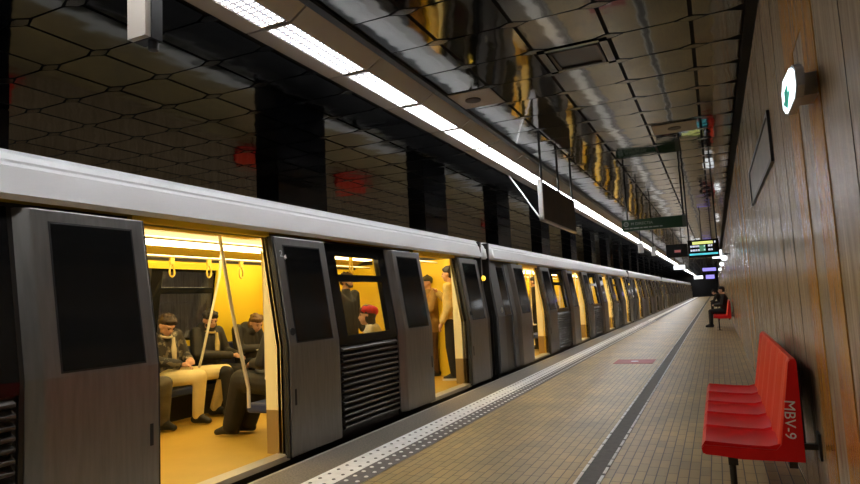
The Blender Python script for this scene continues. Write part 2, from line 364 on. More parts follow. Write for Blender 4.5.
# ================================================================== TRAIN
XC = -4.9
def W(z): return 1.40 if z <= 1.0 else 1.40-.15*(z-1.0)
def make_car(label, ya, yb, doors, group=None, lamp_end=True):
    L = yb-ya; mid = (ya+yb)/2; off = (XC, mid, -1.1)
    root = thing('subway_car', label, 'train car', off, 0, group)
    def B(mb, nm, m, parent=root, bev=0): return mb.build(nm, m, parent, off, bev)
    def lb(mb, s, y0, y1, z0, z1, d0, d1, ch0=0.0, ch1=0.0):
        zs = [z0]+([1.0] if z0 < 1.0 < z1 else [])+[z1]
        vs = []
        for z in zs: vs += [(XC+s*(W(z)+d0), y0-ch0, z), (XC+s*(W(z)+d1), y0, z), (XC+s*(W(z)+d1), y1, z), (XC+s*(W(z)+d0), y1+ch1, z)]
        n = len(zs); fs = [(0, 1, 2, 3), tuple(4*(n-1)+k for k in (3, 2, 1, 0))]
        for i in range(n-1):
            for k in range(4): fs.append((4*i+k, 4*i+(k+1) % 4, 4*(i+1)+(k+1) % 4, 4*(i+1)+k))
        mb.mesh(vs, fs)
    HW = .73; LW = .78
    # --- roof and fascia
    prof = [(1.30, 2.02), (1.33, 2.05), (1.305, 2.215), (1.292, 2.222), (1.280, 2.240), (1.282, 2.255), (1.25, 2.30), (1.18, 2.34)]
    full = [(XC+x, z) for x, z in prof]+[(XC-x, z) for x, z in prof[::-1]]
    mb = MB(); mb.prism_y(full+[(XC-1.27, 2.03), (XC-1.25, 2.25), (XC+1.25, 2.25), (XC+1.27, 2.03)], ya+.32, yb-.05); B(mb, 'roof_fascia', M['white_metal'])
    mb = MB(); mb.prism_y([(XC+x, z) for x, z in [(1.17, 2.335), (.7, 2.44), (0, 2.47), (-.7, 2.44), (-1.17, 2.335)]], ya+.1, yb-.1, True); B(mb, 'roof', M['roof_top'])
    for e in (0, 1):                                         # rounded white end caps of the roof
        mb = MB(); n = 7; rings = []
        for k in range(n):
            a = math.pi/2*k/(n-1); yy = (ya+.02+.32*(1-math.cos(a)) if e == 0 else yb-.02-.10*(1-math.cos(a))); sc = .80+.2*math.sin(a)
            rings.append([(XC+x*(.90+.1*math.sin(a))+(.018 if x > 0 else -.018), yy, 2.02+(z-2.02)*sc+.0) for x, z in [(p[0]-XC, p[1]) for p in full]])
        m_ = len(full); vs = [p for r in rings for p in r]; fs = []
        for k in range(n-1):
            for j in range(m_): fs.append((k*m_+j, k*m_+(j+1) % m_, (k+1)*m_+(j+1) % m_, (k+1)*m_+j))
        fs.append(tuple(range(m_))); fs.append(tuple((n-1)*m_+j for j in range(m_)))
        mb.mesh(vs, fs, True); B(mb, 'roof_end_cap', M['white_metal'])
    # --- body shell
    mb = MB()
    for s in (1, -1):
        lb(mb, s, ya+.1, yb-.1, 1.985, 2.045, -.12, -.055)
        lb(mb, s, ya+.1, yb-.1, -.75, .03, -.10, -.02)
        edges = [ya+.1]+[v for d in doors for v in (d-HW, d+HW)]+[yb-.1]
        for i in range(0, len(edges), 2):
            e0, e1 = edges[i], edges[i+1]
            if i in (0, len(edges)-2): lb(mb, s, e0, e1, .03, 1.985, -.06, 0)
            else:
                lb(mb, s, e0, e0+.86, .03, 1.985, -.06, 0); lb(mb, s, e1-.86, e1, .03, 1.985, -.06, 0)
                lb(mb, s, e0+.86, e1-.86, .03, .93, -.06, -.02)
    for yy in (ya+.1, yb-.16): mb.box(XC-1.32, XC+1.32, yy, yy+.06, -.75, 2.3)
    B(mb, 'body_shell', M['body_dark'])
    mb = MB(); mb.box(XC-1.05, XC+1.05, ya-.06, ya+.12, -.4, 2.05); mb.box(XC-1.05, XC+1.05, yb-.12, yb+.02, -.4, 2.05); B(mb, 'gangway_bellows', M['rubber'])
    mb = MB(); mb.box(XC-1.1, XC+1.1, ya+.6, yb-.6, -.98, -.7); B(mb, 'underframe', M['soot'])
    # --- bays: window and louvre
    for i in range(len(doors)-1):
        w0, w1 = doors[i]+HW+.86, doors[i+1]-HW-.86
        c = (w0+w1)/2; g0, g1 = c-.46, c+.46
        for s in (1, -1):
            mb = MB(); lb(mb, s, w0, g0, .93, 1.985, -.06, .004); lb(mb, s, g1, w1, .93, 1.985, -.06, .004)
            lb(mb, s, g0, g1, .93, 1.02, -.06, .004); lb(mb, s, g0, g1, 1.585, 1.66, -.06, .004); lb(mb, s, g0, g1, 1.86, 1.985, -.06, .004)
            fr = B(mb, 'window_frame', M['glass_dark'])
            mb = MB(); lb(mb, s, g0, g1, 1.02, 1.585, -.03, -.024); B(mb, 'window_pane', M['pane'], fr)
            mb = MB(); lb(mb, s, g0, g1, 1.66, 1.86, -.03, -.024); B(mb, 'hopper_pane', M['pane'], fr)
            mb = MB(); n = 14; zb = .09; st = (.92-zb)/n
            for k in range(n):
                z = zb+k*st; d_ = XC+s*1.385; e_ = XC+s*1.425
                mb.prism_y([(d_, z), (e_, z+.012), (e_, z+.026), (d_, z+st-.006)], w0+.03, w1-.03)
            B(mb, 'louvre_panel', M['louvre'])
    # --- end bays: dark glazed panel and chrome corner lock
    for (e0, e1) in ((ya+.14, doors[0]-HW-.93), (doors[-1]+HW+.93, yb-.14)):
        for s in (1, -1):
            if e1-e0 < .12: continue
            mb = MB(); lb(mb, s, e0, e0+.35*(e1-e0), .05, 1.97, 0, .03); lb(mb, s, e1-.2*(e1-e0), e1, .05, 1.97, 0, .03); B(mb, 'corner_post', M['leaf_edge'])
            mb = MB(); lb(mb, s, e0+.4*(e1-e0), e1-.25*(e1-e0), 1.02, 1.9, 0, .012); B(mb, 'end_glazing', M['glass_dark'])
            mb = MB(); mb.ball((XC+s*1.44, e0+.17*(e1-e0), 1.12), (.02, .035, .05)); B(mb, 'corner_lock', M['chrome'])
    if lamp_end:
        mb = MB(); mb.ball((XC+1.33, yb-.12, 1.68), .045); B(mb, 'marker_lamp', M['lamp_yellow'])
    # --- doors
    for d in doors:
        for s in (1, -1):
            for q in (-1, 1):
                if s == 1: y0, y1 = (d-HW-LW+.02, d-HW+.02) if q < 0 else (d+HW-.02, d+HW+LW-.02)
                else: y0, y1 = (d-HW-.02, d-.005) if q < 0 else (d+.005, d+HW+.02)
                dd = 0.0 if s == 1 else -.05
                mb = MB(); lb(mb, s, y0, y1, .045, 1.985, dd, dd+.065, *((.075, 0) if q < 0 else (0, .075)) if s == 1 else (0, 0))
                lf = B(mb, 'door_leaf', M['leaf'], bev=.008)
                a0, a1 = (y0+.11, y1-.11)
                mb = MB(); lb(mb, s, a0-.012, a1+.012, 1.018, 1.912, dd+.06, dd+.0675); B(mb, 'window_gasket', M['rubber'], lf)
                mb = MB(); lb(mb, s, a0, a1, 1.03, 1.90, dd+.06, dd+.070); B(mb, 'door_window', M['glass_dark'], lf)
                xe = y1 if q < 0 else y0
                mb = MB(); lb(mb, s, xe-(.0 if q < 0 else .022), xe+(.022 if q < 0 else 0), .045, 1.985, dd-.0, dd+.05); B(mb, 'rubber_seal', M['rubber'], lf)
                if s == 1:
                    hb = y1-.06 if q < 0 else y0+.06
                    mb = MB(); lb(mb, s, hb-.012, hb+.012, .48, .62, dd+.062, dd+.068); B(mb, 'recessed_handle', M['rubber'], lf)
                    if q > 0:
                        mb = MB(); z = 1.12; mb.disc((XC+W(z)+dd+.066, hb, z), .034, 'x', .012, 16); B(mb, 'push_button', M['rubber'], lf)
        # sill, lining, jambs
        mb = MB(); mb.box(XC+1.27, XC+1.415, d-HW, d+HW, .02, .066); B(mb, 'door_sill', M['sill'])
        for q in (-1, 1):
            y0, y1 = (d-HW-.05, d-HW) if q < 0 else (d+HW, d+HW+.05)
            mb = MB(); mb.prism_y([(XC+1.17, .44), (XC+1.395, .44), (XC+1.395, 1.0), (XC+W(1.985)-.005, 1.985), (XC+1.17, 1.985)], y0, y1); B(mb, 'door_jamb', M['cream'])
            mb = MB(); mb.box(XC+1.17, XC+1.395, y0, y1, .06, .44); B(mb, 'kick_plate', M['kick'])
            lab = MB(); lb(lab, -1, y0, y1, .06, 1.99, -.30, -.06); B(lab, 'door_jamb', M['yellow'])
        mb = MB(); mb.box(XC+1.0, XC+1.245, d-HW, d+HW, 1.985, 2.03); B(mb, 'door_lintel', M['yellow'])
    # --- interior lining
    mb = MB(); mb.box(XC-1.36, XC+1.36, ya+.16, yb-.16, .0, .06); B(mb, 'car_floor', M['tfloor'])
    mb = MB()
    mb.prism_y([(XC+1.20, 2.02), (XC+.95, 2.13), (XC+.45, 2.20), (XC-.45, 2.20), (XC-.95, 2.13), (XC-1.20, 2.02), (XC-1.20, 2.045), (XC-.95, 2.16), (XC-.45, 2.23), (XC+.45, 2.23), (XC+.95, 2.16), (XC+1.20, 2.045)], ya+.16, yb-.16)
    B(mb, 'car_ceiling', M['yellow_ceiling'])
    for s in (1, -1):
        edges = [ya+.16]+[v for d in doors for v in (d-HW, d+HW)]+[yb-.16]
        for i in range(0, len(edges), 2):
            e0, e1 = edges[i], edges[i+1]; mb = MB()
            if i in (0, len(edges)-2): lb(mb, s, e0, e1, .06, 2.0, -.10, -.065); B(mb, 'wall_lining', M['yellow']); continue
            c = (e0+e1)/2; g0, g1 = (c-.50, c+.50) if s > 0 else (c-.80, c+.42)
            lb(mb, s, e0, g0, .06, 2.0, -.10, -.065); lb(mb, s, g1, e1, .06, 2.0, -.10, -.065)
            lb(mb, s, g0, g1, .06, .99, -.10, -.065); lb(mb, s, g0, g1, 1.89, 2.0, -.10, -.065); B(mb, 'wall_lining', M['yellow'])
    for yy in (ya+.16, yb-.20): mb = MB(); mb.box(XC-1.19, XC+1.19, yy, yy+.04, .06, 2.05); B(mb, 'end_wall', M['yellow'])
    for x in (XC-.66, XC+.66):
        mb = MB(); mb.box(x-.085, x+.085, ya+.5, yb-.5, 2.105, 2.165); B(mb, 'light_strip', M['tlight'])
        mb = MB(); mb.tube([(x-.05, ya+.4, 1.985), (x-.05, yb-.4, 1.985)], .016); B(mb, 'hand_rail', M['chrome'])
    # --- seats, poles, straps per bay
    for i in range(len(doors)-1):
        e0, e1 = doors[i]+HW+.12, doors[i+1]-HW-.12
        for s in (1, -1):
            x0, x1 = XC+s*.84, XC+s*1.26
            if x0 > x1: x0, x1 = x1, x0
            mb = MB(); mb.box(x0, x1, e0, e1, .38, .47); se = B(mb, 'bench_seat', M['seat_blue'], bev=.02)
            mb = MB(); lb(mb, s, e0, e1, .47, .92, -.17, -.105); B(mb, 'bench_back', M['seat_blue'], bev=.02)
            mb = MB(); mb.box(min(XC+s*1.10, XC+s*1.25), max(XC+s*1.10, XC+s*1.25), e0+.45, e1-.45, .06, .38); B(mb, 'bench_box', M['rubber'])
            # slanting poles at the bench ends
            xb = XC+s*.92
            for (yt, yb_) in ((e0-.42, e0-.06), (e1+.42, e1+.06)):
                mb = MB(); mb.tube([(xb, yt, 2.16), (xb, yt+(yb_-yt)*.12, 1.9), (xb, yt+(yb_-yt)*.55, 1.2), (xb, yb_, .62), (xb, yb_, .44)], .017, 10); B(mb, 'grab_pole', M['chrome'])
            xg = XC+s*1.0
            for (yh, sg) in ((e0+.03, 1), (e1-.03, -1)):
                mb = MB(); mb.tube([(XC+s*1.12, yh-sg*.06, 1.86), (xg+s*.03, yh, 1.88), (xg, yh+sg*.06, 1.84), (xg, yh+sg*.07, 1.2), (xg, yh+sg*.07, .75), (xg+s*.03, yh+sg*.03, .69), (XC+s*1.12, yh-sg*.06, .70)], .016, 8); B(mb, 'grab_handle', M['chrome'])
            ym = (e0+e1)/2; xm = XC+s*.76
            mb = MB(); mb.tube([(xm, ym+.06, 2.18), (xm, ym+.02, 1.8), (xm, ym-.14, 1.3), (xm, ym-.30, .8), (xm+s*.05, ym-.32, .62), (xm+s*.10, ym-.32, .46)], .016, 10); B(mb, 'centre_pole', M['chrome'])
        for x in (XC-.71, XC+.61):
            for k in range(4):
                y = e0+.58+k*.57
                mb = MB(); mb.box(x-.012, x+.012, y-.03, y+.03, 1.90, 2.0)
                mb.tube([(x, y+.045*math.sin(a)*(.45+.55*(1-math.cos(a))/2), 1.83+.075*math.cos(a)) for a in [2*math.pi*j/14 for j in range(14)]], .011, 6, True)
                B(mb, 'strap_handle', M['strap'])
    return root
CARS = []
CARS.append(make_car('nearest train car with white roof edge, its open door showing seated passengers', -7.4, 10.08, [-5.05, -.63, 3.78, 8.21]))
# number sticker on the door leaf right of the open door
txt = text_mesh('door_number', '2', .085, M['white_ink'], CARS[0], (0, 0, 0), (0, 0, 0))
_z = 1.80; _px = XC+W(_z)+.0672
txt.matrix_local = Matrix.Translation(Vector((_px-XC, 4.53-(-7.4+10.08)/2, _z+1.1))) @ Matrix(((0, -.125, 1, 0), (1, 0, 0, 0), (0, 1, .125, 0), (0, 0, 0, 1)))
b = MB(); _q = 1.78; b.prism_x([(4.585, _q+.02), (4.60, _q-.01), (4.625, _q+.0), (4.605, _q+.04)], XC+W(_q)+.06, XC+W(_q)+.069); b.build('door_number_mark', M['white_ink'], CARS[0], (XC, (-7.4+10.08)/2, -1.1))
c2 = make_car('second train car, begins at the rounded white roof end past the first', 10.22, 29.42, [13.12, 17.95, 22.9, 27.55]); CARS.append(c2)
for k, lab in enumerate(('third train car, far along the platform', 'fourth train car, small and far along the platform', 'fifth train car, near the distant end of the train', 'last train car at the far end of the train')):
    c = copy_tree(c2); c.location.y += 19.3*(k+1); c['label'] = lab; CARS.append(c)
for c in CARS: c['group'] = 'cars of the standing train'

# ================================================================== BENCHES
def make_bench(label, n=5, mark=False):
    t = thing('platform_bench', label, 'bench', (.1, 0, 0), 0, 'red bench rows along the near platform wall'); off = (.1, 0, 0)
    P = .468
    for k in range(n):
        y0, y1 = k*P+.004, (k+1)*P-.004
        # seat shell: cross section in x, z with a raised rim between neighbours
        def shell(top, y_):
            return [(x, y_, z) for x, z in top]
        stations = [(0, .010), (.03, .004), (.07, 0), (.5, -.004), (.93, 0), (.97, .004), (1, .010)]
        rows = []
        for u, dz in stations:
            y_ = y0+(y1-y0)*u
            topc = [(-.145, .395), (-.152, .425), (-.130, .452+dz), (-.05, .446+dz), (.08, .438+dz), (.19, .436+dz), (.245, .452+dz)]
            rows.append([(x, y_, z) for x, z in topc]+[(.235, y_, .385), (.05, y_, .375), (-.13, y_, .385)])
        m_ = len(rows[0]); mb = MB(); vs = [p for r in rows for p in r]; fs = []
        for a in range(len(rows)-1):
            for j in range(m_): fs.append((a*m_+j, a*m_+(j+1) % m_, (a+1)*m_+(j+1) % m_, (a+1)*m_+j))
        fs.append(tuple(range(m_))); fs.append(tuple((len(rows)-1)*m_+j for j in range(m_)))
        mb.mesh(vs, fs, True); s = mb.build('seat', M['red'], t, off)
        s.modifiers.new('edge', 'EDGE_SPLIT').split_angle = .9
        # backrest shell, hollowed ribs
        rows = []
        for u, dx in [(0, 0), (.04, -.008), (.12, -.010), (.20, .006), (.45, .010), (.5, .002), (.55, .010), (.80, .006), (.88, -.010), (.96, -.008), (1, 0)]:
            y_ = y0+(y1-y0)*u
            rows.append([(.235, y_, .40), (.245+dx, y_, .452), (.285+dx, y_, .68), (.322+dx, y_, .895), (.330, y_, .917), (.352, y_, .920), (.358, y_, .90), (.352, y_, .65), (.345, y_, .38)])
        m_ = len(rows[0]); mb = MB(); vs = [p for r in rows for p in r]; fs = []
        for a in range(len(rows)-1):
            for j in range(m_): fs.append((a*m_+j, a*m_+(j+1) % m_, (a+1)*m_+(j+1) % m_, (a+1)*m_+j))
        fs.append(tuple(range(m_))); fs.append(tuple((len(rows)-1)*m_+j for j in range(m_)))
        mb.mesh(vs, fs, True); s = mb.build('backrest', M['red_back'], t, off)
        s.modifiers.new('edge', 'EDGE_SPLIT').split_angle = .7
    for yy in (-.012, n*P):
        mb = MB(); mb.prism_y([(-.145, .395), (-.152, .42), (-.135, .440), (.225, .430), (.25, .46), (.320, .90), (.333, .916), (.354, .918), (.36, .90), (.355, .372), (.05, .372)], yy, yy+.012); mb.build('end_panel', M['red'], t, off, .003)
    mb = MB(); mb.box(-.02, .03, .02, n*P-.02, .33, .375); mb.box(.28, .32, .02, n*P-.02, .33, .372); mb.build('under_rail', M['steel_dark'], t, off)
    for yy in (.30, n*P-.35):
        mb = MB(); mb.tube([(.0, yy, .34), (.0, yy, .012)], .02, 10); mb.box(-.07, .07, yy-.05, yy+.05, 0, .012); mb.build('leg', M['steel_dark'], t, off)
    for yy in (.03, n*P-.06):
        mb = MB(); mb.box(.30, .438, yy, yy+.03, .43, .46); mb.box(.425, .438, yy-.03, yy+.06, .38, .52); mb.build('wall_bracket', M['steel_dark'], t, off)
    mb = MB(); mb.box(.362, .372, .05, n*P-.05, .46, .84); mb.build('back_plate', M['rubber'], t, off)
    return t
BENCH = make_bench('red plastic row bench in the foreground against the wall with MBV-9 on its end')
BENCH.location.y = 3.92
OTHER = []
for yy, lab in ((21.3, 'red bench on the near platform further along, with a seated person in black'), (36.0, 'most distant red bench along the near platform wall')):
    c = copy_tree(BENCH); c.location.y = yy; c['label'] = lab
for yy in (6.3, 16.0, 22.0, 31.0, 40.0):
    c = copy_tree(BENCH); c.location = (MIR-.1, yy+2.34, 0); c.rotation_euler.z = math.pi
    c['label'] = 'red bench against the wall of the opposite platform'; c['group'] = 'red benches on the opposite platform'
tx = text_mesh('handwriting', 'MBV-9', .075, M['white_ink'], BENCH, (.283-.1, -.0135, .70), (math.pi/2, math.pi/2+.06, 0), .0008)
tx['label'] = 'white handwritten MBV-9'

# ================================================================== SIGNS AND FITTINGS
# green hanging direction sign
gy = 14.2
t = thing('direction_sign', 'dark green hanging direction sign across the platform with pale letters', 'sign', (-1.13, gy, 2.685)); off = (-1.13, gy, 2.685)
b = MB(); b.box(-1.77, -.46, gy, gy+.10, 2.655, 2.905); b.build('sign_box', M['green_sign'], t, off, .004)
b = MB(); b.box(-.53, -.455, gy-.006, gy+.106, 2.65, 2.91); b.build('end_plate', M['green_end'], t, off)
for x in (-1.65, -.50):
    b = MB(); b.tube([(x, gy+.05, 2.905), (x, gy+.05, ZC+.01)], .018); b.build('hanger', M['steel_dark'], t, off)
M['sign_ink'] = mat('sign_pale_letters', (.30, .36, .33), .5)
b = MB(); b.tube([(-1.68+.045*math.cos(a), gy-.003, 2.81+.045*math.sin(a)) for a in [6.283*j/20 for j in range(20)]], .010, 6, True); b.build('logo_ring', M['sign_ink'], t, off)
text_mesh('sign_text', 'M', .055, M['sign_ink'], t, (-1.68+1.13, -.002, 2.79-2.685), (math.pi/2, 0, 0), .001, 'CENTER')
text_mesh('sign_text', 'M DIRECTIA', .085, M['sign_ink'], t, (-1.58+1.13, -.002, .095), (math.pi/2, 0, 0), .001)
x = -1.73
for wd in (.10, .06, .12, .05, .09, .07, .11, .06):
    b = MB(); b.box(x, x+wd, gy-.003, gy, 2.70, 2.725); b.build('small_print', M['sign_ink'], t, off); x += wd+.02
# departure display
dy = 15.2
t = thing('departure_display', 'black hanging departure screen with yellow and cyan lines', 'display', (-.42, dy, 2.02)); off = (-.42, dy, 2.02)
b = MB(); b.box(-.50, .14, dy, dy+.12, 2.02, 2.42); b.build('screen_case', M['screen_black'], t, off, .006)
b = MB(); b.box(-.97, -.51, dy+.02, dy+.12, 2.06, 2.36); b.build('side_case', M['screen_black'], t, off, .006)
b = MB(); b.box(-.79, -.66, dy+.012, dy+.02, 2.17, 2.225); b.build('red_readout', M['led_red'], t, off)
def bar(x0, x1, z0, z1, m, nm='screen_line'):
    b = MB(); b.box(x0, x1, dy-.004, dy, z0, z1); b.build(nm, M[m], t, off)
bar(-.40, .02, 2.318, 2.378, 'led_yellow'); bar(.05, .075, 2.33, 2.375, 'led_white'); bar(-.48, .11, 2.075, 2.115, 'led_cyan')
bar(-.26, -.14, 2.16, 2.29, 'led_green')
for z in (2.255, 2.165):
    x = -.45
    for wd, gp in ((.035, .012), (.05, .012), (.028, .012), (.04, .09), (.03, .06), (.045, .012), (.03, 0)):
        bar(x, x+wd, z, z+.04, 'led_white', 'text_block'); x += wd+gp
for x in (-.47, .11):
    b = MB(); b.tube([(x, dy+.06, 2.42), (x, dy+.06, ZC+.01)], .018); b.build('hanger', M['steel_dark'], t, off)
# long brown panel hung under the light row, with pale frame and brace
t = thing('hanging_board', 'brown board with white edge hung below the ceiling light row', 'sign', (-2.40, 10.95, 2.53)); off = (-2.40, 10.95, 2.53)
b = MB(); b.box(-2.425, -2.385, 9.68, 12.2, 2.55, 3.16); b.build('board', M['brown_panel'], t, off)
b = MB(); b.box(-2.445, -2.375, 9.62, 9.68, 2.52, 3.18); b.box(-2.445, -2.375, 9.62, 12.22, 2.52, 2.55); b.build('white_frame', M['white_metal'], t, off)
b = MB(); b.tube([(-2.42, 9.66, 2.53), (-3.2, 10.6, 3.51)], .014); b.build('brace', M['white_metal'], t, off)
for yy in (9.75, 10.95, 12.1):
    b = MB(); b.tube([(-2.405, yy, 3.16), (-2.405, yy, ZC)], .02); b.build('hanger', M['steel_dark'], t, off)
b = MB(); b.disc((-2.384, 10.5, 2.95), .06, 'x', .004); b.build('emblem', M['steel_dark'], t, off)
# post hanging from the ceiling near the viewer
t = thing('hanging_post', 'pale post hanging from the ceiling at the upper left', 'post', (-3.02, 2.63, 2.93))
off = (-3.02, 2.63, 2.93)
b = MB(); b.box(-3.105, -2.955, 2.56, 2.60, 2.99, ZC); b.build('pale_face', M['trough'], t, off)
b = MB(); b.box(-3.095, -2.945, 2.60, 2.68, 2.985, ZC); b.build('post_body', M['steel_dark'], t, off)
b = MB(); b.tube([(-2.99, 2.65, 2.985), (-2.99, 2.65, 2.93)], .03, 12); b.build('camera_dome', M['rubber'], t, off)
# ceiling vent
t = thing('ceiling_vent', 'square recessed vent frame in the mirror ceiling', 'vent', (-1.02, 5.89, ZC)); off = (-1.02, 5.89, ZC)
b = MB(); x0, x1, y0, y1 = -1.34, -.70, 5.57, 6.205
for q in ((x0, x1, y0, y0+.05), (x0, x1, y1-.05, y1), (x0, x0+.07, y0, y1), (x1-.07, x1, y0, y1)): b.box(*q, ZC-.012, ZC+.012)
b.build('outer_frame', M['ceil_bow'], t, off)
b = MB()
for q in ((x0+.09, x1-.09, y0+.07, y0+.10), (x0+.09, x1-.09, y1-.10, y1-.07), (x0+.09, x0+.12, y0+.07, y1-.07), (x1-.12, x1-.09, y0+.07, y1-.07)): b.box(*q, ZC-.02, ZC+.01)
b.build('inner_frame', M['louvre'], t, off)
b = MB(); b.box(x0+.12, x1-.12, y0+.1, y1-.1, ZC-.002, ZC+.004); b.build('vent_panel', M['body_dark'], t, off)
# unlit round downlights on plain panels
for (x, y, lab) in ((-2.33, 6.51, 'round unlit downlight on a pale ceiling panel beside the light row'), (-.34, 9.25, 'round unlit downlight on a pale ceiling panel near the wall')):
    t = thing('downlight', lab, 'light', (x, y, ZC)); off = (x, y, ZC)
    b = MB(); b.box(x-.29, x+.29, y-.28, y+.28, ZC-.012, ZC-.006); b.build('cover_panel', M['trough'], t, off)
    b = MB(); b.disc((x, y, ZC-.016), .09, 'z', .012, 24); b.build('lens', M['brown_panel'], t, off)
# exit light on the wall
t = thing('exit_light', 'lit white exit light with green arrow on the wall', 'sign', (WALL, 2.9, 2.1)); off = (WALL, 2.9, 2.1)
b = MB(); b.prism_x([(2.70, 2.075), (2.77, 2.045), (3.04, 2.045), (3.11, 2.085), (3.11, 2.16), (3.04, 2.20), (2.77, 2.18), (2.70, 2.145)], .345, .375); b.build('case', M['exit_case'], t, off, .006)
b = MB(); b.box(.375, .44, 2.84, 3.0, 2.07, 2.16); b.build('wall_mount', M['exit_case'], t, off)
b = MB(); b.prism_x([(2.715, 2.08), (2.78, 2.052), (3.03, 2.052), (3.10, 2.09), (3.10, 2.155), (3.03, 2.192), (2.78, 2.172), (2.715, 2.14)], .337, .345); b.build('lit_face', M['exit_white'], t, off)
b = MB(); b.prism_x([(2.94, 2.052), (3.06, 2.10), (2.99, 2.10), (2.99, 2.135), (2.89, 2.135), (2.89, 2.10), (2.82, 2.10)], .334, .337); b.build('green_arrow', M['exit_green'], t, off)
# framed dark plaque on the wall
t = thing('wall_plaque', 'long dark framed plaque on the stone wall beyond the exit light', 'plaque', (WALL, 6.1, 2.3)); off = (WALL, 6.1, 2.3)
b = MB(); b.box(.428, .44, 4.85, 7.35, 2.20, 2.50); b.build('plaque', M['plate_dark'], t, off)
b = MB()
for q in ((4.82, 7.38, 2.17, 2.20), (4.82, 7.38, 2.50, 2.53), (4.82, 4.86, 2.17, 2.53), (7.34, 7.38, 2.17, 2.53)): b.box(.42, .44, *q)
b.build('frame', M['steel_dark'], t, off)
# red floor marking
t = thing('floor_sticker', 'faded red sticker on the platform tiles', 'sticker', (-1.52, 12.5, 0)); off = (-1.52, 12.5, 0)
b = MB(); b.box(-1.88, -1.17, 12.15, 12.9, .0005, .004); b.build('sheet', M['floor_red'], t, off)
b = MB(); b.disc((-1.53, 12.55, .005), .07, 'z', .003, 16); b.build('white_mark', M['white_ink'], t, off)
# number boards hung over the edge, further wall lamps and far signs
for i, (x, y, z) in enumerate(((-1.78, 17.9, 2.52), (-1.66, 20.4, 2.55))):
    t = thing('hanging_board', ('nearer' if i == 0 else 'farther')+' of two small white boards hanging on rods over the platform', 'sign', (x, y, z)); off = (x, y, z)
    b = MB(); b.box(x-.07, x+.07, y-.02, y+.02, z-.14, z+.14); b.build('board', M['white_metal'], t, off, .004)
    b = MB(); b.tube([(x, y, z+.14), (x, y, ZC+.01)], .015); b.build('rod', M['steel_dark'], t, off)
def far_sign(name, lab, x0, x1, y, z0, z1, m):
    t = thing(name, lab, 'sign', ((x0+x1)/2, y, z0)); off = ((x0+x1)/2, y, z0)
    b = MB(); b.box(x0, x1, y, y+.12, z0, z1); b.build('sign_box', M['screen_black'], t, off)
    b = MB(); b.box(x0+.03, x1-.03, y-.005, y, z0+.03, z1-.03); b.build('lit_face', M[m], t, off)
    for x in (x0+.1, x1-.1):
        b = MB(); b.tube([(x, y+.06, z1), (x, y+.06, ZC+.01)], .018); b.build('hanger', M['steel_dark'], t, off)
far_sign('lit_sign', 'small lit white sign far down over the platform edge', -1.9, -1.3, 34.0, 2.32, 2.6, 'sign_white')
far_sign('lit_sign', 'small white lit sign hanging in the far distance', -1.5, -.8, 52.0, 2.05, 2.35, 'sign_white')
far_sign('screen', 'purple lit screen hanging in the far distance', -.65, .0, 51.0, 2.0, 2.35, 'led_purple')
far_sign('screen', 'blue purple screen hanging behind the departure display', -.5, .1, 30.0, 2.05, 2.25, 'led_purple')
t = thing('wall_sign', 'white lit sign projecting from the wall past the departure display', 'sign', (WALL, 19.5, 2.3)); off = (WALL, 19.5, 2.3)
b = MB(); b.box(-.02, .24, 19.5, 19.58, 2.16, 2.40); b.build('lit_box', M['sign_white'], t, off); b = MB(); b.box(.24, .44, 19.52, 19.56, 2.25, 2.29); b.build('bracket', M['steel_dark'], t, off)
for i, y in enumerate((24.0, 33.0, 46.0)):
    b = MB(); b.ball((.34, y, 2.35+.1*i), .10); o = tag(b.build('wall_lamp', M['sign_white']), ('first', 'second', 'third')[i]+' small round lamp along the far wall', 'lamp', 'round wall lamps')

# ================================================================== PEOPLE
def fused(caps, balls, voxel, smooth=4):
    """tapered capsules and ellipsoids fused into one continuous skin"""
    b = MB()
    for (p, q, r0, r1) in caps:
        p, q = Vector(p), Vector(q); n = 5
        pts = []; rs = []
        d = (q-p)
        for k in range(n+1): pts.append(p+d*k/n); rs.append(r0+(r1-r0)*k/n)
        b.tube(pts, rs, 12); b.ball(p, r0, 12, 8); b.ball(q, r1, 12, 8)
    for (c, r) in balls: b.ball(c, r, 16, 12)
    me = bpy.data.meshes.new('tmp'); me.from_pydata(b.v, [], b.f)
    o = bpy.data.objects.new('tmp', me); COL.objects.link(o)
    m = o.modifiers.new('r', 'REMESH'); m.mode = 'VOXEL'; m.voxel_size = voxel; m.use_smooth_shade = True
    if smooth: q = o.modifiers.new('s', 'SMOOTH'); q.iterations = smooth; q.factor = .5
    dg = bpy.context.evaluated_depsgraph_get(); out = bpy.data.meshes.new_from_object(o.evaluated_get(dg))
    bpy.data.objects.remove(o); bpy.data.meshes.remove(me)
    return out
def put(me, name, m, parent):
    me.materials.clear(); me.materials.append(m); me.name = name
    o = bpy.data.objects.new(name, me); COL.objects.link(o); o.parent = parent; return o
def cloth(name, c, rough=.75, var=.25, vscale=9, bump=.0, bscale=14): 
    return mat(name, c, rough, var=var, vscale=vscale, bump=bump, bscale=bscale)
SIT = dict(hip=(.095, .02, .54), knee=(.13, .43, .53), ankle=(.13, .45, .10), pelvis=(0, 0, .56), chest=(0, -.03, .90), sh=(.185, -.01, 1.02), neck=(0, .0, 1.09), head=(0, .05, 1.235), elbow=(.25, .06, .76), wrist=(.10, .29, .74))
STAND = dict(hip=(.095, 0, .92), knee=(.105, .02, .50), ankle=(.105, -.02, .09), pelvis=(0, 0, .96), chest=(0, 0, 1.28), sh=(.19, 0, 1.43), neck=(0, 0, 1.50), head=(0, .03, 1.635), elbow=(.25, -.02, 1.13), wrist=(.25, .10, .90))
